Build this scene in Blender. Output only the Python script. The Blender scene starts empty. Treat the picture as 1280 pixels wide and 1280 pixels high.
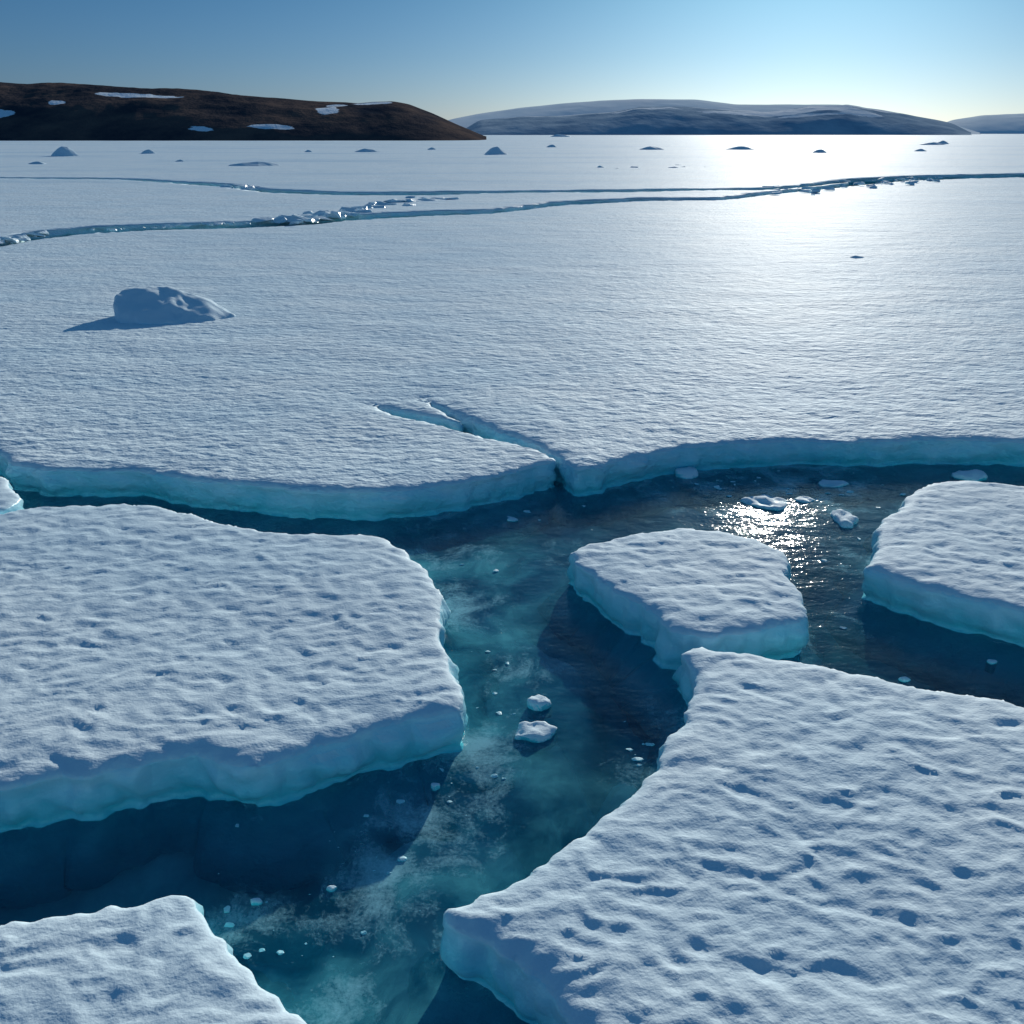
import bpy, bmesh, math, random, time
import numpy as np
from mathutils import Vector
from mathutils.geometry import delaunay_2d_cdt
random.seed(4); rng=np.random.default_rng(4)
# Survey station 6 m above the sea. Sight-line readings are resolved once to metre coordinates on
# the sea plane / ice surface; everything below is then real geometry standing at those places.
H=6.0; F=1108.5; P=math.radians(23.15)
cp,sp=math.cos(P),math.sin(P)
def U(u,v,z=0.55):
    x=(u-640)/F; yv=(640-v)/F
    d=(x,cp+yv*sp,-sp+yv*cp)
    t=(z-H)/d[2]
    return (d[0]*t,d[1]*t)
def UL(l,z=0.55): return [U(a,b,z) for a,b in l]
def prof(l,y):
    r=[]
    for u,v in l:
        x=(u-640)/F; yv=(640-v)/F
        dy=cp+yv*sp; dz=-sp+yv*cp
        r.append((x/dy*y,H+y*dz/dy))
    return r

# ---------- noise ----------
_perm=rng.permutation(512)
_g=rng.uniform(0,2*np.pi,512); _gx=np.cos(_g); _gy=np.sin(_g)
def gn(x,y,s=0):
    x=np.asarray(x,float)+s*17.31; y=np.asarray(y,float)+s*9.77
    xi=np.floor(x).astype(int); yi=np.floor(y).astype(int)
    fx=x-xi; fy=y-yi
    u=fx*fx*fx*(fx*(fx*6-15)+10); v=fy*fy*fy*(fy*(fy*6-15)+10)
    def h(a,b): return _perm[(_perm[a&511]+b)&511]
    def d(a,b,px,py):
        k=h(a,b); return _gx[k]*px+_gy[k]*py
    n0=d(xi,yi,fx,fy)*(1-u)+d(xi+1,yi,fx-1,fy)*u
    n1=d(xi,yi+1,fx,fy-1)*(1-u)+d(xi+1,yi+1,fx-1,fy-1)*u
    return (n0*(1-v)+n1*v)*1.5
def fbm(x,y,o=3,s=0):
    r=0;a=1
    for i in range(o):
        r=r+a*gn(x*2**i,y*2**i,s+i*3); a*=.5
    return r
def sst(x,a,b):
    t=np.clip((x-a)/(b-a),0,1); return t*t*(3-2*t)
def snow_h(x,y):
    wx=x+0.16*gn(x*1.6,y*1.6,1)+.035*gn(x*5,y*5,11); wy=y+0.13*gn(x*1.6,y*1.6,2)+.035*gn(x*5,y*5,12)
    near=sst(-np.sqrt(x*x+y*y),-13,-6)      # sheltered near edge keeps bigger, softer bowls
    h=0.013*gn(wx*2.2,wy*3.3,3)
    b=np.abs(gn(wx*2.5,wy*4.4,5)); c=np.abs(gn(wx*3.6+.4*wy,wy*5.2-.5*wx,15))
    h=h+0.015*(1-sst(b,0,.62))+0.010*(1-sst(c,0,.6))
    big=sst(gn(x*.3,y*.3,18),-.35,.35)
    h=h-0.012*sst(gn(wx*1.9,wy*3.0,8),-.2,.85)*(.3+.7*big)*(.5+.8*near)
    h=h+0.006*gn(wx*6.5,wy*10,6)+0.0025*gn(x*13,y*18,16)+0.03*gn(x*.35,y*.45,7)
    return h-.012

# ---------- node helpers ----------
def newmat(name):
    m=bpy.data.materials.new(name); m.use_nodes=True
    nt=m.node_tree; nt.nodes.clear()
    return m,nt
def N(nt,t,**k):
    n=nt.nodes.new(t)
    for a,b in k.items():
        if a.startswith('i_'): n.inputs[a[2:].replace('_',' ')].default_value=b
        else: setattr(n,a,b)
    return n
def ramp(nt,stops):
    n=nt.nodes.new('ShaderNodeValToRGB'); e=n.color_ramp.elements
    while len(e)<len(stops): e.new(0.5)
    for i,(p,c) in enumerate(stops):
        e[i].position=p; e[i].color=c if len(c)==4 else (*c,1)
    return n
def maprange(nt,src,a,b,c=0,d=1):
    n=nt.nodes.new('ShaderNodeMapRange'); nt.links.new(src,n.inputs[0])
    for i,v in enumerate((a,b,c,d)): n.inputs[i+1].default_value=v
    return n.outputs[0]
def mixc(nt,f,a,b,mode='MIX'):
    n=nt.nodes.new('ShaderNodeMix'); n.data_type='RGBA'; n.blend_type=mode
    for s,v in ((0,f),(6,a),(7,b)):
        if hasattr(v,'links'): nt.links.new(v,n.inputs[s])
        else: n.inputs[s].default_value=v if s==0 else (*v,1)
    return n.outputs[2]
def noise(nt,vec,scale,detail=3,rough=.5):
    n=nt.nodes.new('ShaderNodeTexNoise'); n.inputs['Scale'].default_value=scale
    n.inputs['Detail'].default_value=detail; n.inputs['Roughness'].default_value=rough
    nt.links.new(vec,n.inputs['Vector']); return n.outputs['Fac']
def mapping(nt,vec,sc):
    n=nt.nodes.new('ShaderNodeMapping'); n.inputs['Scale'].default_value=sc
    nt.links.new(vec,n.inputs['Vector']); return n.outputs[0]
def bump(nt,h,dist,strength=1,normal=None):
    n=nt.nodes.new('ShaderNodeBump'); n.inputs['Distance'].default_value=dist; n.inputs['Strength'].default_value=strength
    nt.links.new(h,n.inputs['Height'])
    if normal: nt.links.new(normal,n.inputs['Normal'])
    return n.outputs[0]

# ---------- materials ----------
def make_snow_ice(name,ripple=0.04,far=0,z0=.25,z1=.42,n0=.55):
    m,nt=newmat(name); L=nt.links.new
    out=N(nt,'ShaderNodeOutputMaterial'); p=N(nt,'ShaderNodeBsdfPrincipled')
    geo=N(nt,'ShaderNodeNewGeometry'); pos=geo.outputs['Position']
    sep=N(nt,'ShaderNodeSeparateXYZ'); L(pos,sep.inputs[0])
    sn=N(nt,'ShaderNodeSeparateXYZ'); L(geo.outputs['True Normal'],sn.inputs[0])
    n1=noise(nt,mapping(nt,pos,(1,1.6,1)),0.25,4)
    snow=mixc(nt,maprange(nt,n1,.35,.65),(0.69,0.85,0.92),(0.78,0.90,0.94))
    if far:
        # wind-scoured bands of bare bluish ice between drifts
        nb_=noise(nt,mapping(nt,pos,(.35,1,1)),.035,6,.62)
        snow=mixc(nt,maprange(nt,nb_,.50,.68,0,.75),snow,(0.50,0.70,0.83))
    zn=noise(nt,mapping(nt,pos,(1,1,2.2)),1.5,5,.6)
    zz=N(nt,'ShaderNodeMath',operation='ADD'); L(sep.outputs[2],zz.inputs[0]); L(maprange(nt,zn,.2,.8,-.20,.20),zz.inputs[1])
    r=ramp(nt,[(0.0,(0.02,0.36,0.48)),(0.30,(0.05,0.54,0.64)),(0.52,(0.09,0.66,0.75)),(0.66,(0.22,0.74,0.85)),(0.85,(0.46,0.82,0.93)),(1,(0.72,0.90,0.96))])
    L(maprange(nt,zz.outputs[0],-.7,.62),r.inputs[0])  # below the waterline the colour stands in for light absorbed by water
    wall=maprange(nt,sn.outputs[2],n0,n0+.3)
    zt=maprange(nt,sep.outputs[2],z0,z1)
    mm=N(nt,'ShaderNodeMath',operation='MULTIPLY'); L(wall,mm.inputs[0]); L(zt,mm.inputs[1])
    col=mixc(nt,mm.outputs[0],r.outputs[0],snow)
    L(col,p.inputs['Base Color'])
    w=noise(nt,mapping(nt,pos,(0.6,1,1)),5.5,3,.6)
    b1=bump(nt,w,ripple,1)
    if far:
        w2=noise(nt,mapping(nt,pos,(0.5,1,1)),.9,3,.6)
        b1=bump(nt,w2,far,1,b1)
    g=noise(nt,pos,38,3,.6)
    b2=bump(nt,g,0.005,1,b1)
    L(b2,p.inputs['Normal'])
    L(maprange(nt,mm.outputs[0],0,1,.28,.68),p.inputs['Roughness'])
    L(maprange(nt,mm.outputs[0],0,1,.5,.055),p.inputs['Specular IOR Level'])
    L(p.outputs[0],out.inputs[0]); return m
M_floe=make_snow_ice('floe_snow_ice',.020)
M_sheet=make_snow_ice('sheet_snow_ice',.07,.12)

def make_water():
    m,nt=newmat('sea_water'); L=nt.links.new
    out=N(nt,'ShaderNodeOutputMaterial')
    geo=N(nt,'ShaderNodeNewGeometry'); pos=geo.outputs['Position']
    h1=noise(nt,mapping(nt,pos,(.8,1.2,1)),2.2,4,.55)
    b1=bump(nt,h1,.026,1)
    h2=noise(nt,pos,14,3,.6)
    b2=bump(nt,h2,.004,1,b1)
    tr=N(nt,'ShaderNodeBsdfTransparent'); tr.inputs[0].default_value=(.92,.99,1,1)
    # teal diffuse painted in for light scattered underwater; pale mottling for submerged ice
    wn=N(nt,'ShaderNodeTexNoise'); wn.inputs['Scale'].default_value=.9; wn.inputs['Detail'].default_value=2; L(pos,wn.inputs['Vector'])
    va=N(nt,'ShaderNodeVectorMath',operation='MULTIPLY_ADD'); L(wn.outputs['Color'],va.inputs[0]); va.inputs[1].default_value=(.9,.9,0); L(pos,va.inputs[2])
    tu=N(nt,'ShaderNodeAttribute',attribute_name='scatter_tint')
    sc=N(nt,'ShaderNodeBsdfDiffuse')
    tn=noise(nt,va.outputs[0],.75,7,.62)
    L(mixc(nt,maprange(nt,tn,.44,.68),(.008,.23,.35),(.15,.64,.70)),sc.inputs['Color'])
    tm=N(nt,'ShaderNodeMath',operation='MULTIPLY'); L(tu.outputs['Fac'],tm.inputs[0]); L(maprange(nt,tn,.38,.66,.25,1.25),tm.inputs[1])
    body=N(nt,'ShaderNodeMixShader'); L(tm.outputs[0],body.inputs[0]); L(tr.outputs[0],body.inputs[1]); L(sc.outputs[0],body.inputs[2])
    gl=N(nt,'ShaderNodeBsdfGlossy'); gl.inputs['Roughness'].default_value=.07; L(b2,gl.inputs['Normal'])
    fr=N(nt,'ShaderNodeFresnel',i_IOR=1.33); L(b2,fr.inputs['Normal'])
    at=N(nt,'ShaderNodeAttribute',attribute_name='slush')
    s1=noise(nt,va.outputs[0],1.9,9,.74)
    s2=noise(nt,pos,30,4,.75)
    a=N(nt,'ShaderNodeMath',operation='MULTIPLY_ADD'); L(s2,a.inputs[0]); a.inputs[1].default_value=.34; L(s1,a.inputs[2])
    thr=N(nt,'ShaderNodeMath',operation='MULTIPLY_ADD'); L(at.outputs['Fac'],thr.inputs[0]); thr.inputs[1].default_value=.30; L(a.outputs[0],thr.inputs[2])
    mask=maprange(nt,thr.outputs[0],.86,1.08,0,.60)
    p=N(nt,'ShaderNodeBsdfDiffuse'); p.inputs['Color'].default_value=(.40,.80,.88,1)
    L(bump(nt,s2,.004),p.inputs['Normal'])
    m2=N(nt,'ShaderNodeMixShader'); L(mask,m2.inputs[0]); L(body.outputs[0],m2.inputs[1]); L(p.outputs[0],m2.inputs[2])
    ms=N(nt,'ShaderNodeMixShader'); L(fr.outputs[0],ms.inputs[0]); L(m2.outputs[0],ms.inputs[1]); L(gl.outputs[0],ms.inputs[2])
    L(ms.outputs[0],out.inputs['Surface'])
    return m
M_water=make_water()

def make_sub():
    m,nt=newmat('submerged_ice'); L=nt.links.new
    out=N(nt,'ShaderNodeOutputMaterial'); p=N(nt,'ShaderNodeBsdfDiffuse')
    geo=N(nt,'ShaderNodeNewGeometry'); pos=geo.outputs['Position']
    sep=N(nt,'ShaderNodeSeparateXYZ'); L(pos,sep.inputs[0])
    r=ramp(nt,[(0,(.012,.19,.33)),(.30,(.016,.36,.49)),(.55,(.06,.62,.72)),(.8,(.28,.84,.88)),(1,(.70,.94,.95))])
    L(maprange(nt,sep.outputs[2],-2.4,-.1),r.inputs[0])  # colour by depth stands in for light absorbed and scattered by water
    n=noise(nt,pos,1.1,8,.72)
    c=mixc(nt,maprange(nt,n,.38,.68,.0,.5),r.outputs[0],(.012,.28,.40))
    L(c,p.inputs['Color'])
    L(p.outputs[0],out.inputs[0]); return m
M_sub=make_sub()

def simple(name,c):
    m,nt=newmat(name); out=N(nt,'ShaderNodeOutputMaterial'); p=N(nt,'ShaderNodeBsdfDiffuse')
    geo=N(nt,'ShaderNodeNewGeometry'); n=noise(nt,geo.outputs['Position'],.5,4)
    nt.links.new(mixc(nt,n,c,tuple(x*.6 for x in c)),p.inputs['Color'])
    nt.links.new(p.outputs[0],out.inputs[0]); return m
M_bed=simple('deep_seabed',(.010,.15,.27))  # bluish floor colour stands in for light scattered in deep water

def make_hill(name,rock1,rock2,snow,scale,bd):
    m,nt=newmat(name); L=nt.links.new
    out=N(nt,'ShaderNodeOutputMaterial'); p=N(nt,'ShaderNodeBsdfPrincipled')
    geo=N(nt,'ShaderNodeNewGeometry'); pos=geo.outputs['Position']
    n=noise(nt,mapping(nt,pos,(1,.6,2.2)),scale,7,.65)
    c=mixc(nt,maprange(nt,n,.38,.62),rock1,rock2)
    at=N(nt,'ShaderNodeAttribute',attribute_name='snow')
    n2=noise(nt,mapping(nt,pos,(1,1,3)),scale*1.5,6,.65)
    a=N(nt,'ShaderNodeMath',operation='ADD'); L(at.outputs['Fac'],a.inputs[0]); L(maprange(nt,n2,.2,.8,-.45,.45),a.inputs[1])
    c2=mixc(nt,maprange(nt,a.outputs[0],.48,.56),c,snow)
    L(c2,p.inputs['Base Color']); p.inputs['Roughness'].default_value=.9; p.inputs['Specular IOR Level'].default_value=.0
    L(bump(nt,n,bd),p.inputs['Normal'])
    L(p.outputs[0],out.inputs[0]); return m
M_hillL=make_hill('tundra_rock',(.034,.042,.056),(.135,.100,.088),(.82,.9,.95),.02,6)
M_hillR=make_hill('hazy_rock',(.28,.39,.49),(.46,.56,.63),(.94,.96,.97),.008,8)  # distance haze is put into these pale blue rock colours
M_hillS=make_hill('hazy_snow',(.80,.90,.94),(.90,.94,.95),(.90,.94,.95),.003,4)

# ---------- mesh helpers ----------
def mkobj(name,verts,faces,mat,smooth=True):
    me=bpy.data.meshes.new(name)
    me.from_pydata([tuple(map(float,v)) for v in verts],[],[tuple(map(int,f)) for f in faces]); me.update()
    if smooth: me.polygons.foreach_set('use_smooth',[True]*len(me.polygons))
    me.materials.append(mat)
    ob=bpy.data.objects.new(name,me); bpy.context.scene.collection.objects.link(ob)
    return ob
def spacing(x,y,k=.0058): return k*np.sqrt(x*x*.3+y*y+30)
def chaikin(p,n=1):
    for _ in range(n):
        q=[]
        for i in range(len(p)):
            a=np.array(p[i]);b=np.array(p[(i+1)%len(p)])
            q+= [a*.9+b*.1,a*.1+b*.9]
        p=q
    return p
def densify(p,amp=1.0,k=.0058,seed=0):
    q=[]
    n=len(p)
    for i in range(n):
        a=np.array(p[i],float);b=np.array(p[(i+1)%n],float)
        L=np.linalg.norm(b-a); s=spacing(*((a+b)/2),k=k)*1.0
        m=max(1,int(L/s))
        for j in range(m): q.append(a+(b-a)*j/m)
    q=np.array(q)
    t=np.roll(q,-1,0)-np.roll(q,1,0); t/=np.linalg.norm(t,axis=1)[:,None]+1e-9
    nr=np.stack([t[:,1],-t[:,0]],1)
    x,y=q[:,0],q[:,1]
    d=amp*(.07*gn(x*.9,y*.9,20+seed)+.06*gn(x*2.7,y*2.7,21+seed)+.032*gn(x*7,y*7,22+seed))
    return q+nr*d[:,None]
def inside(px,py,poly):
    r=np.zeros(len(px),bool); n=len(poly); j=n-1
    for i in range(n):
        xi,yi=poly[i]; xj,yj=poly[j]
        if yi!=yj:
            c=((yi>py)!=(yj>py))&(px<(xj-xi)*(py-yi)/(yj-yi)+xi)
            r^=c
        j=i
    return r
def area(p):
    x,y=p[:,0],p[:,1]; return .5*np.sum(x*np.roll(y,-1)-np.roll(x,-1)*y)
def bdist(px,py,poly):
    d=np.full(len(px),1e9)
    for i in range(0,len(poly),64):
        b=poly[i:i+64]
        dd=(px[:,None]-b[None,:,0])**2+(py[:,None]-b[None,:,1])**2
        d=np.minimum(d,dd.min(1))
    return np.sqrt(d)
BOUND=[]
def ice_slab(name,outline,top,mat,depth=1.1,ymax=None,k=.0058,amp=1.0,seed=0,flare=.40,coarse_after=None,sm=1):
    b=densify(chaikin(outline,sm),amp,k,seed)
    if area(b)<0: b=b[::-1]
    if ymax is None or ymax<60: BOUND.append(b)
    x0,y0=b.min(0); x1,y1=b.max(0)
    pts=[]; y=max(y0,1.0)
    while y<y1:
        s=float(spacing(0,y,k))
        if coarse_after and y>coarse_after: s=max(s,.02*y)
        lim=1.05*y+7
        xs=np.arange(max(x0,-lim),min(x1,lim),s)
        ys=np.full(len(xs),y)+rng.uniform(-.3,.3,len(xs))*s
        pts.append(np.stack([xs+rng.uniform(-.3,.3,len(xs))*s,ys],1)); y+=s*.95
    pts=np.concatenate(pts)
    pts=pts[inside(pts[:,0],pts[:,1],b)]
    d=bdist(pts[:,0],pts[:,1],b)
    keep=d>.45*spacing(pts[:,0],pts[:,1],k)
    pts=pts[keep]
    nb=len(b)
    allp=np.concatenate([b,pts])
    ov,oe,of,iv,ie,iff=delaunay_2d_cdt([Vector((float(a[0]),float(a[1]))) for a in allp],[(i,(i+1)%nb) for i in range(nb)],[],1,1e-5)
    V=np.array([(v.x,v.y) for v in ov]); D=bdist(V[:,0],V[:,1],b)
    dist=np.sqrt(V[:,0]**2+V[:,1]**2)
    fade=np.clip(1.3-dist/60,0.0,1)
    z=top+fade*snow_h(V[:,0],V[:,1])*np.clip(D/.15,.3,1)
    z=z-.035*np.exp(-D/.04)-.03*np.exp(-D/.22)
    z=z+np.where(dist>60,.05*gn(V[:,0]*.08,V[:,1]*.12,9),0)
    verts=[(V[i,0],V[i,1],z[i]) for i in range(len(V))]
    faces=[]
    for f in of:
        f=list(f)
        a,bb,c=V[f[0]],V[f[1]],V[f[2]]
        if (bb[0]-a[0])*(c[1]-a[1])-(bb[1]-a[1])*(c[0]-a[0])<0: f=f[::-1]
        faces.append(f)
    idx={}
    for oi,l in enumerate(iv):
        for q in l:
            if q<nb: idx[q]=oi
    ring=[idx[i] for i in range(nb)]
    t=np.roll(b,-1,0)-np.roll(b,1,0)
    for _ in range(3): t=(t+np.roll(t,1,0)+np.roll(t,-1,0))/3
    t/=np.linalg.norm(t,axis=1)[:,None]+1e-9
    nr=np.stack([t[:,1],-t[:,0]],1)
    arc=np.concatenate([[0],np.cumsum(np.linalg.norm(np.diff(b,axis=0),axis=1))])
    zt=z[ring]
    prev=ring
    zs=[.95,.87,.76,.64,.52,.40,.28,.17,.08,0,-.08,-.2,-.4,-.7,-1.0]
    for li,zf in enumerate(zs):
        Z=zf*(zt) if zf>0 else np.full(nb,zf*depth)
        o=.035*(1-zf**2) if zf>0 else .035
        env=min(1,(1-zf)*4)
        no=.08*gn(arc*1.1,Z*1.6,30+seed)+.06*(np.abs(gn(arc*2.6,Z*2.4,31+seed))*2-.5)+.025*gn(arc*9,Z*9,32+seed)
        no=no-.06*math.exp(-((zf-.1)/.13)**2)
        ext=o+env*no*amp
        if zf<0: ext=ext+flare*min(1,-zf*2.5)*(1+.8*gn(arc*.7,0*arc,33+seed))-(.25 if zf<-.6 else 0)
        pp=b+nr*np.asarray(ext)[:,None]
        base=len(verts)
        verts+=[(pp[i,0],pp[i,1],Z[i]) for i in range(nb)]
        cur=list(range(base,base+nb))
        for i in range(nb):
            j=(i+1)%nb
            faces.append((prev[i],cur[i],cur[j],prev[j]))
        prev=cur
    return mkobj(name,verts,faces,mat)

# ---------- outlines ----------
main_front=UL([(-700,520),(-300,530),(-60,548),(0,563),(14,577),(60,584),(150,585),(200,588),(250,597),(300,604),(340,608),(400,610),(460,612),(520,609),(560,603),(600,596),(640,588),(680,577),(696,573),(680,564),(650,555),(600,543),(560,530),(500,518),(459,503),(500,511),(560,521),(577,524),(560,515),(520,494),(556,508),(585,520),(620,536),(650,546),(682,557),(708,575),(722,584),(745,580),(780,571),(850,557),(900,552),(950,551),(1000,548),(1060,550),(1150,546),(1280,549),(1500,548),(1900,545)])
main_back=UL([(2400,225),(1280,221),(1140,225),(1080,231),(1000,239),(950,244),(900,250),(800,251),(700,256),(620,266),(540,269),(430,275),(400,279),(300,284),(200,287),(100,292),(30,301),(0,308),(-200,330),(-700,370)])
mid_front=UL([(-700,355),(-200,318),(0,298),(30,290),(100,284),(200,279),(300,276),(400,271),(430,268),(540,263),(620,261),(700,251),(800,247),(900,246.5),(950,240),(1000,235),(1060,228)],.75)
mid_back=UL([(1060,227.3),(1000,234),(960,237.5),(870,238),(760,239.5),(640,241),(540,243),(430,243.5),(330,240),(280,233),(200,227),(140,223.5),(-100,222),(-700,221)],.75)
far_front=UL([(-700,220.7),(-100,221.6),(140,222.6),(200,225),(280,229.5),(330,236),(430,239.5),(540,239.5),(640,238),(760,237),(870,235.5),(960,234),(1000,231),(1060,223),(1140,219.5),(1280,216.5),(2400,219)],.75)
A=UL([(-500,660),(-100,645),(0,640),(25,632),(80,630),(150,626),(200,630),(240,638),(270,650),(300,655),(340,660),(400,663),(450,665),(480,670),(500,684),(530,710),(550,735),(556,765),(550,790),(552,815),(565,840),(580,868),(575,885),(540,890),(490,900),(440,912),(400,925),(360,940),(320,952),(280,945),(240,938),(200,942),(150,952),(100,965),(50,970),(0,980),(-100,990),(-500,1000)])
A2=UL([(-500,560),(-60,580),(0,592),(12,603),(22,622),(0,634),(-100,638),(-500,650)])
B=UL([(-300,1210),(0,1157),(60,1145),(130,1130),(190,1115),(228,1112),(240,1125),(260,1150),(290,1190),(320,1220),(350,1240),(375,1255),(388,1275),(385,1330),(300,1450),(-300,1500)])
C=UL([(705,685),(740,675),(790,665),(850,655),(900,660),(950,672),(985,690),(990,710),(1000,735),(1015,765),(990,775),(950,785),(900,790),(860,790),(835,783),(810,760),(780,740),(745,715),(720,700)])
D=UL([(1160,602),(1200,597),(1280,605),(1400,615),(1700,640),(1700,850),(1400,788),(1280,760),(1200,742),(1150,728),(1110,712),(1085,705),(1092,695),(1098,675),(1105,650),(1130,625)])
E=UL([(850,812),(870,805),(920,812),(980,820),(1040,830),(1100,842),(1140,855),(1200,862),(1280,880),(1400,905),(1800,980),(2200,1500),(820,1600),(780,1400),(740,1300),(710,1260),(680,1225),(640,1190),(600,1165),(565,1150),(560,1132),(600,1115),(650,1085),(700,1050),(750,1015),(790,990),(820,960),(840,920),(860,895),(873,870),(872,840)])

for i,o in enumerate([A,A2,B,C,D,E]):
    ice_slab('ice_floe',o,.55,M_floe,k=.0045,seed=i*5,ymax=30)
ice_slab('ice_sheet',main_front+main_back,.55,M_sheet,k=.0060,seed=40,ymax=50)
ice_slab('ice_sheet',mid_front+mid_back,.75,M_sheet,k=.009,seed=41,ymax=500,amp=3,flare=0)
fs=far_front+[(9000,1500),(9000,9000),(-9000,9000),(-9000,700)]
ice_slab('ice_sheet',fs,.75,M_sheet,k=.010,seed=42,ymax=9000,amp=3,flare=0,coarse_after=150,sm=0)

# ---------- water ----------
slush=[(540,1030,.9,.9),(650,840,.6,.9),(560,760,.9,1.0),(600,950,.7,1.),(480,1110,.8,1.),(560,700,1.1,.8),(850,600,2.0,.8),(1000,605,2.2,.9),(640,640,1.2,.5),(1040,700,.8,.7),(1080,780,.6,.5),(990,800,.6,.6),(300,1150,.5,.9),(420,1250,.5,.8),(800,960,.35,1.),(830,900,.4,.8),(700,690,.6,.8),(560,650,1.2,.6),(670,905,.4,.7)]
SL=[(*U(u,v,0),r,s) for u,v,r,s in slush]
scatter_tint=[(550,730,1.2,.50),(600,800,.8,.42),(650,850,.7,.40),(600,950,.8,.50),(530,1060,.8,.42),(500,1150,.8,.42),(430,1230,.7,.42),(590,1220,.8,.50),(665,705,1.0,.35),(720,900,.6,.10),(700,1020,.6,.18),(450,690,1.6,.2),(200,1050,1.2,.10),(850,620,2.2,.08),(300,640,2,.2),(1150,790,1.2,.10)]  # where and how strongly the underwater scattered light is painted
ST=[(*U(u,v,0),r,s) for u,v,r,s in scatter_tint]
xs=np.concatenate([[-9000,-300,-60],np.linspace(-24,24,241),[60,300,9000]])
ys=np.concatenate([[-200],np.linspace(1,24,140),[60,300,9000]])
X,Y=np.meshgrid(xs,ys); S=np.zeros_like(X); T=np.full_like(X,.05)
for a,b_,r,s in SL: S=np.maximum(S,s*np.exp(-(((X-a)/r)**2+((Y-b_)/(r*1.1))**2)))
for a,b_,r,s in ST: T=T+(1-T)*s*np.exp(-(((X-a)/r)**2+((Y-b_)/(r*1.1))**2))
near=[b for b in BOUND]
def grid(name,X,Y,Z,mat):
    h,w=X.shape; idx=np.arange(h*w).reshape(h,w)
    f=np.stack([idx[:-1,:-1],idx[:-1,1:],idx[1:,1:],idx[1:,:-1]],-1).reshape(-1,4)
    return mkobj(name,np.stack([X.ravel(),Y.ravel(),Z.ravel()],1),f,mat)
allb=np.concatenate([b[(b[:,1]<26)&(abs(b[:,0])<30)] for b in near])
dd=bdist(X.ravel(),Y.ravel(),allb).reshape(X.shape)
S=np.clip(S+.45*np.exp(-(dd/.16)**2),0,1.1)
T=np.clip(T+.15*np.exp(-(dd/.4)**2),0,.5)
w=grid('sea_water',X,Y,np.zeros_like(X),M_water)
at=w.data.attributes.new('slush','FLOAT','POINT'); at.data.foreach_set('value',S.ravel().astype(np.float32))
at=w.data.attributes.new('scatter_tint','FLOAT','POINT'); at.data.foreach_set('value',T.ravel().astype(np.float32))

xs=np.linspace(-20,20,401); ys=np.linspace(1,23,231); X,Y=np.meshgrid(xs,ys)
dd=bdist(X.ravel(),Y.ravel(),allb).reshape(X.shape)
ins=np.zeros(X.size,bool)
for b in near: ins|=inside(X.ravel(),Y.ravel(),b)
dd=np.where(ins.reshape(X.shape),0,dd)
nn=fbm(X*.6,Y*.6,4,50)
wd=1.0*(1+.7*gn(X*.35,Y*.35,55))
Z=-.38-2.2*(1-np.exp(-(dd/wd)**1.5))+.22*nn*np.clip(dd*3,0,1)
blobs=[(560,730,1.5,1.8,-.2),(650,820,1.0,1.2,-.25),(610,900,.8,.9,-.25),(600,960,.8,.55,-.15),(540,1040,1.0,.65,-.25),(500,1110,1.0,.7,-.3),(530,1220,.9,.9,-.25),(470,1250,.8,.5,-.35),(690,700,.8,1.3,-.25),(400,1240,.5,.4,-.4),(670,900,.6,.7,-.25),(640,1230,.7,.7,-.25),(790,960,.4,.9,-.3),(420,690,1.5,.5,-.5),(850,605,2.5,.6,-.4)]
for u,v,rx,ry,zt in blobs:
    a,b_=U(u,v,0)
    q=((X-a)/rx)**2+((Y-b_)/ry)**2+.45*nn
    Z=np.maximum(Z,zt-2.4*(1-np.exp(-np.clip(q,0,9)**1.4*.45)))
Z=np.minimum(Z,-.12)
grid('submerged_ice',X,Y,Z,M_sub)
X,Y=np.meshgrid(np.linspace(-9000,9000,3),np.linspace(-300,9000,3))
grid('seabed',X,Y,np.full_like(X,-3.4),M_bed)

# ---------- floating bits & blocks ----------
def rock(name,cx,cy,z0,hull,mat,sub=3,amp=.06,fs=2.0,rot=0,seed=0,smooth=True):
    bm=bmesh.new()
    vs=[bm.verts.new(p) for p in hull]
    r=bmesh.ops.convex_hull(bm,input=vs)
    bmesh.ops.delete(bm,geom=[g for g in r['geom_interior'] if isinstance(g,bmesh.types.BMVert)],context='VERTS')
    bmesh.ops.triangulate(bm,faces=bm.faces[:])
    bmesh.ops.subdivide_edges(bm,edges=bm.edges[:],cuts=2,use_grid_fill=True)
    bmesh.ops.smooth_vert(bm,verts=bm.verts[:],factor=.5,use_axis_x=True,use_axis_y=True,use_axis_z=True)
    for _ in range(sub-1):
        bmesh.ops.triangulate(bm,faces=bm.faces[:])
        bmesh.ops.subdivide_edges(bm,edges=bm.edges[:],cuts=1,use_grid_fill=True)
        bmesh.ops.smooth_vert(bm,verts=bm.verts[:],factor=.5,use_axis_x=True,use_axis_y=True,use_axis_z=True)
    bm.normal_update()
    c=np.array([v.co[:] for v in bm.verts])
    d=amp*(gn(c[:,0]*fs+c[:,2]*fs*.7,c[:,1]*fs-c[:,2]*fs*.6,60+seed)+.5*gn(c[:,0]*fs*2.6+c[:,2]*fs*1.7,c[:,1]*fs*2.6-c[:,2]*fs*2.1,61+seed))
    for v,q in zip(bm.verts,d): v.co+=v.normal*float(q)
    me=bpy.data.meshes.new(name); bm.to_mesh(me); bm.free()
    me.materials.append(mat); me.polygons.foreach_set('use_smooth',[smooth]*len(me.polygons))
    ob=bpy.data.objects.new(name,me); bpy.context.scene.collection.objects.link(ob)
    ob.location=(cx,cy,z0); ob.rotation_euler=(0,0,rot); return ob
M_block=make_snow_ice('block_snow_ice',.02,n0=-.1)
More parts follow.
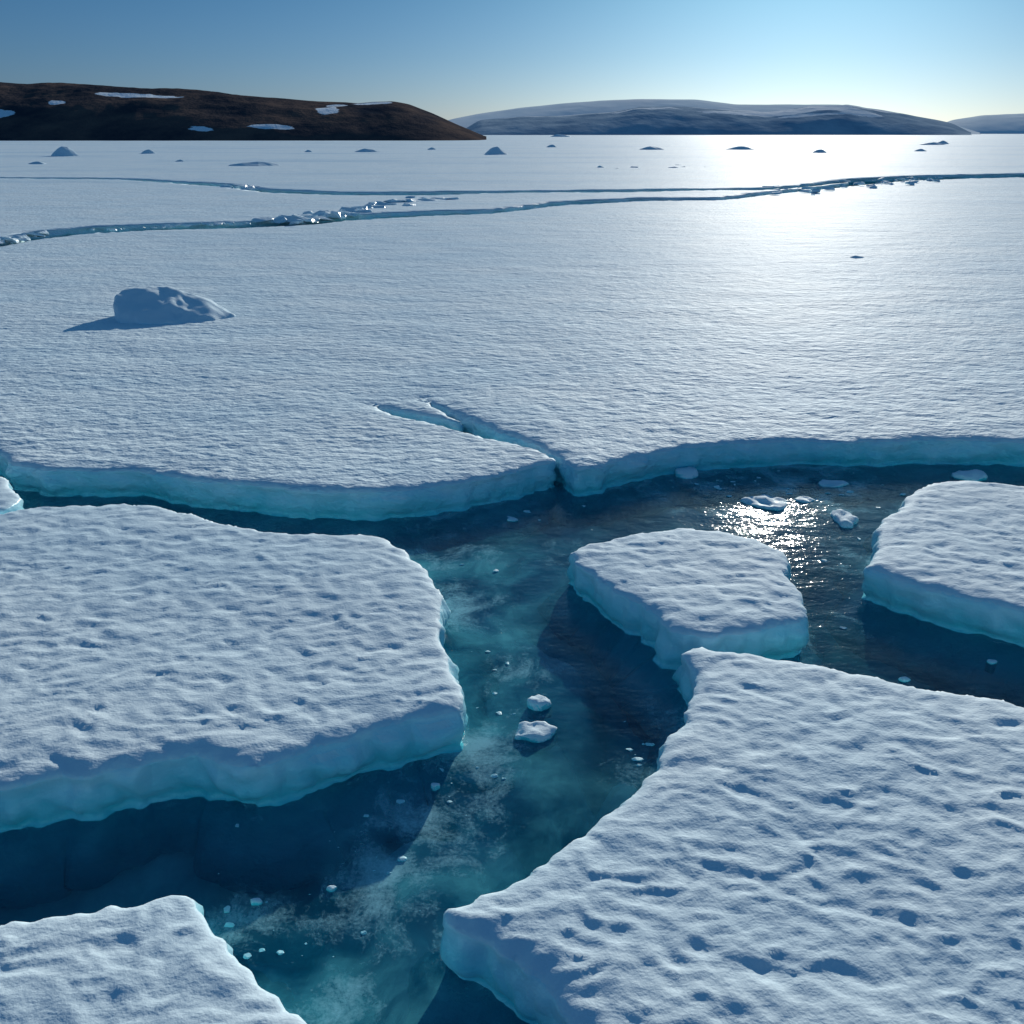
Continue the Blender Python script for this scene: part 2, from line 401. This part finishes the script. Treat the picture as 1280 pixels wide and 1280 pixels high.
M_chunk=make_snow_ice('chunk_snow_ice',.01,z0=-.01,z1=.03,n0=.1)
bx,by=U(215,396)
# flat-topped block: steep broken end on the left, long snow ramp to the right, low apron in front
rock('snow_covered_ice_block',bx,by,.55,[(-1.85,.1,-.2),(-1.85,-.1,.50),(-1.75,.7,.80),(-.9,1.2,.86),(-1.5,-.6,.40),(-.6,-.7,.26),(-.2,.9,.80),(.4,.9,.66),(.5,-.3,.34),(1.2,.5,.34),(2.2,.2,.05),(1.9,-.4,-.1),(-.3,-1.3,.06),(.6,-1.3,.04),(-1.4,-1.1,-.2),(1.3,-1.0,-.2),(2.0,.8,-.2),(-1.5,1.4,-.2)],M_block,sub=3,amp=.10,fs=1.5)
def flat(u,v,w,l,h,z=0.0,seed=0,mat=M_chunk,name='ice_chunk',zoff=0):
    R=random.Random(seed); a,b_=U(u,v,z)
    pts=[]
    for i in range(9):
        t=i/9*6.283+R.uniform(-.25,.25); r=R.uniform(.65,1.08)
        pts+= [(math.cos(t)*w/2*r,math.sin(t)*l/2*r,h*R.uniform(.6,1)),(math.cos(t)*w/2*r*1.05,math.sin(t)*l/2*r*1.05,-.12-h*.4)]
    return rock(name,a,b_,z+zoff,pts,mat,sub=2,amp=min(w,l,1)*.07,fs=3/max(w,.3),seed=seed)
flat(672,882,.34,.24,.10,seed=1); flat(667,916,.50,.38,.08,seed=2); flat(545,985,.11,.08,.06,seed=3)
flat(858,592,.60,.65,.12,seed=4); flat(1055,650,.50,.75,.08,seed=5); flat(955,628,.95,.75,.05,seed=6); flat(1215,596,.8,.6,.10,seed=7)
flat(320,1128,.12,.08,.04,seed=8); flat(1240,828,.16,.12,.04,seed=9); flat(600,965,.75,.35,.03,seed=10,zoff=-.045)
flat(640,650,.25,.2,.03,seed=14); flat(415,1112,.1,.07,.03,seed=15); flat(1130,850,.2,.1,.03,seed=16); flat(1040,605,.7,.4,.03,seed=17); flat(1005,625,.4,.3,.03,seed=18)
def rubble(name,items,mat):
    bm=bmesh.new()
    for (x,y,z,sx,sy,sz,sd) in items:
        R=random.Random(sd)
        vs=[]
        for i in range(12):
            t=R.uniform(0,6.283); e=R.uniform(-.3,1)
            rr=math.sqrt(max(0,1-e*e*.6))
            vs.append(bm.verts.new((x+math.cos(t)*sx*rr,y+math.sin(t)*sy*rr,z+sz*max(e,-.3))))
        r=bmesh.ops.convex_hull(bm,input=vs)
        bmesh.ops.delete(bm,geom=[g for g in r['geom_interior'] if isinstance(g,bmesh.types.BMVert)],context='VERTS')
    me=bpy.data.meshes.new(name); bm.to_mesh(me); bm.free(); me.materials.append(mat)
    ob=bpy.data.objects.new(name,me); bpy.context.scene.collection.objects.link(ob); return ob
R=random.Random(21); crumbs=[]
zones=[(870,600,60,8,20),(1010,610,70,12,24),(1045,700,25,50,24),(640,840,40,50,14),(560,960,50,40,14),(470,1100,60,50,16),(800,960,12,40,14),(350,1160,50,40,12),(640,640,70,12,12),(560,740,40,50,10)]
for (u,v,su,sv,n) in zones:
    for i in range(n):
        a,b_=U(u+R.gauss(0,su),v+R.gauss(0,sv),0)
        q=.006+.036*R.random()**4
        q*=math.sqrt(b_)/2.6
        crumbs.append((a,b_,0.0,q*R.uniform(.9,1.8),q*R.uniform(.7,1.2),q*.5,R.randint(0,9**6)))
rubble('brash_ice',crumbs,M_chunk)
def along(pts,n,sd,z=.7,s=1.0,jit=1.5):
    R=random.Random(sd); out=[]
    seg=[(pts[i],pts[i+1]) for i in range(len(pts)-1)]
    for i in range(n):
        a,b_=R.choice(seg); t=R.random()
        x=a[0]+(b_[0]-a[0])*t+R.gauss(0,jit); y=a[1]+(b_[1]-a[1])*t+R.gauss(0,jit*.8)
        q=s*R.uniform(.3,1)**1.5
        out.append((x,y,z-.1,q*R.uniform(.8,1.6),q*R.uniform(.6,1.2),q*R.uniform(.4,.7),R.randint(0,9**6)))
    return out
r=along(UL([(345,276),(400,271),(430,266),(480,256),(540,248)],.75),130,1,s=.75,jit=.8)
r+=along(UL([(-40,306),(0,299),(40,291)],.75),40,2,s=.5,jit=.4)
r+=along(UL([(270,232),(320,236)],.75),20,3,s=.7,jit=1.2)
r+=along(UL([(950,241),(1060,229),(1160,222)],.75),60,4,s=.6,jit=2.5)
r+=along(UL([(760,210),(830,207)],.75),14,5,s=.8,jit=4)
r+=along(UL([(100,286),(300,277)],.75),25,7,s=.35,jit=.4)
rubble('ice_rubble',r,M_sheet)
def berg(u,v,w,h,sd):
    R=random.Random(sd); a,b_=U(u,v,.75); pts=[]
    for i in range(10):
        t=i/10*6.283; pts.append((math.cos(t)*w/2*R.uniform(.85,1),math.sin(t)*w*.35,-.3))
    for i in range(9):
        t=R.uniform(-1,1); pts.append((t*w*.42,R.uniform(-.15,.15)*w,h*(1-abs(t)**1.5*.9)*R.uniform(.5,1)))
    pts.append((R.uniform(-.12,.12)*w,0,h*1.05))
    return rock('small_iceberg',a,b_,.75,pts,M_block,sub=1,amp=w*.01,fs=6/w,seed=sd,smooth=False)
px=lambda v:(5.25/ math.tan(math.radians(23.15)-math.atan((640-v)/1108.5)))/1108.5
for i,(u,v,w,h) in enumerate([(82,195,40,11),(185,192,22,5),(318,207,72,5),(460,190,40,4),(620,193,34,9),(815,187,38,4),(925,187,40,4),(1025,191,24,4),(1165,181,40,3),(1178,180,20,4),(700,171,30,3),(690,184,16,3),(1150,189,18,3),(45,205,30,3),(225,202,14,2.5),(385,190,14,2.5),(540,187,14,2.5)]):
    k=px(v); berg(u,v,w*k,h*k,i+50)
bx,by=U(1072,322); rock('small_iceberg',bx,by,.55,[(-.5,-.2,-.1),(.5,-.2,-.1),(.4,.3,-.1),(-.4,.3,-.1),(-.1,0,.12),(.2,.1,.1),(-.3,.05,.06)],M_block,sub=1,amp=.02)

# ---------- hills ----------
def hill(name,profile,yr,depth,mat,n=420,m=46,patches=(),rough=1.0):
    px_=np.array([p[0] for p in profile]); pz=np.array([p[1] for p in profile])
    xs=np.linspace(px_[0],px_[-1],n); zr=np.interp(xs,px_,pz)
    k=np.ones(7)/7; zr=np.convolve(np.pad(zr,3,'edge'),k,'valid')
    hz=zr.max()
    zr=zr+rough*hz*.015*gn(xs/hz*1.2,xs*0,70)*np.clip(zr/hz*2,0,1)
    t=np.linspace(0,1.6,m)
    XX,TT=np.meshgrid(xs,t); ZR=np.tile(zr,(m,1))
    prof_=np.where(TT<1,np.sin(np.clip(TT,0,1)*math.pi/2)**.8,np.cos((TT-1)/.6*math.pi/2*.8))
    YY=yr-depth+TT*depth
    XS=XX*(YY/yr)
    ZZ=(ZR+2)*prof_-2
    ZZ=ZZ+hz*.05*rough*fbm(XS/hz*.9,YY/hz*.9,4,71)*np.clip(ZR/hz,0,1)*np.where(TT<1,np.sin(TT*math.pi).clip(0)**.5,0)
    ob=grid(name,XS,YY,ZZ,mat)
    S=np.zeros_like(XS)
    for (tx,tt,rx,rt) in patches:
        S=np.maximum(S,1.15*np.exp(-((XX-tx)/rx)**2-((TT-tt)/rt)**2))
    a=ob.data.attributes.new('snow','FLOAT','POINT'); a.data.foreach_set('value',S.ravel().astype(np.float32))
    return ob
kx=950/1108.5/.93
def hx(u): return (u-640)*kx
hill('hill',prof([(-500,112),(-150,104),(0,105),(50,105),(120,108),(200,112),(260,115),(330,122),(400,128),(450,130),(490,127),(510,130),(540,142),(570,155),(608,171)],950),950,250,M_hillL,n=700,m=70,
  patches=[(hx(250),.55,42,.05),(hx(80),.22,32,.05),(hx(490),.75,26,.10),(hx(445),.45,14,.08),(hx(380),.15,26,.03),(hx(5),.8,22,.06),(hx(455),.6,12,.05),(hx(310),.1,16,.02),(hx(160),.35,9,.04)])
k3=3000/1108.5/.93
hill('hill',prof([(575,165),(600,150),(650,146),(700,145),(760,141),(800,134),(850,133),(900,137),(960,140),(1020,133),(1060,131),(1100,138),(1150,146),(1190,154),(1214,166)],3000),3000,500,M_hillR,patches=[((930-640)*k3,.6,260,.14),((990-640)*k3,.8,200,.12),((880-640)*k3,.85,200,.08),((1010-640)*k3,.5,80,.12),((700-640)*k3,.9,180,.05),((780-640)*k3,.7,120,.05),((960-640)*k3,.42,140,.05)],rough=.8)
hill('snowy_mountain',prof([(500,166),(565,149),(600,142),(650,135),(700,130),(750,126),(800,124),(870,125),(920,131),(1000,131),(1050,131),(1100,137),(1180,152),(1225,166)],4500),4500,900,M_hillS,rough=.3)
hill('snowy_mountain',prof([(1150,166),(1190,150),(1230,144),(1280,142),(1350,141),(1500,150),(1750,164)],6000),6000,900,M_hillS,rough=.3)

# ---------- light, sky, camera ----------
EL,AZ=15.0,17.0
sd=Vector((math.sin(math.radians(AZ))*math.cos(math.radians(EL)),math.cos(math.radians(AZ))*math.cos(math.radians(EL)),math.sin(math.radians(EL))))
sl=bpy.data.lights.new('sun','SUN'); sl.energy=3.7; sl.angle=math.radians(.53); sl.color=(1,.96,.87)
so=bpy.data.objects.new('sun',sl); bpy.context.scene.collection.objects.link(so)
so.rotation_euler=sd.to_track_quat('Z','Y').to_euler()
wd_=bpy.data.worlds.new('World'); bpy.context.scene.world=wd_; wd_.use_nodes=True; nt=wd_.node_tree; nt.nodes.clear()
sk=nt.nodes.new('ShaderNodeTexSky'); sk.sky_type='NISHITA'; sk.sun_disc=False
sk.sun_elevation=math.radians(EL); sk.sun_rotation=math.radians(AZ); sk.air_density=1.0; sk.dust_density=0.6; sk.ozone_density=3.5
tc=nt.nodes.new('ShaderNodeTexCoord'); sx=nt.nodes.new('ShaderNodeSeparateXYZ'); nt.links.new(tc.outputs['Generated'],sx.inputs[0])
# sky tint: cool horizon band, deeper blue above, overhead brightened as added fill light
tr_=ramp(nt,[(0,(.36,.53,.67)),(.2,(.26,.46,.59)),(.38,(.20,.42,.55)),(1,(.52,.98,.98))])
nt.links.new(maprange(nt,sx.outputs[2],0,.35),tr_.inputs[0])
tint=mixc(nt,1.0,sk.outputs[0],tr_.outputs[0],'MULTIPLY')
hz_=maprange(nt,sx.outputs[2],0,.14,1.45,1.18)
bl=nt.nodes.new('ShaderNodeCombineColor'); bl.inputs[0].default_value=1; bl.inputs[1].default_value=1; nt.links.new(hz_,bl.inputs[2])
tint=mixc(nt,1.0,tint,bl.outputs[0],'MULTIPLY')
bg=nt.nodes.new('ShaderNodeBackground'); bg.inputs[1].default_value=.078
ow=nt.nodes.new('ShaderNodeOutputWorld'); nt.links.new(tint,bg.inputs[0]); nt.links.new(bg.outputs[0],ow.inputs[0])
c=bpy.data.cameras.new('camera'); c.sensor_width=36; c.lens=18/(640/F); c.clip_end=20000; c.clip_start=.1
co=bpy.data.objects.new('camera',c); bpy.context.scene.collection.objects.link(co); co.location=(0,0,H)
co.rotation_euler=(math.pi/2-P,0,0); bpy.context.scene.camera=co
vs=bpy.context.scene.view_settings; vs.view_transform='Standard'; vs.look='None'; vs.exposure=0
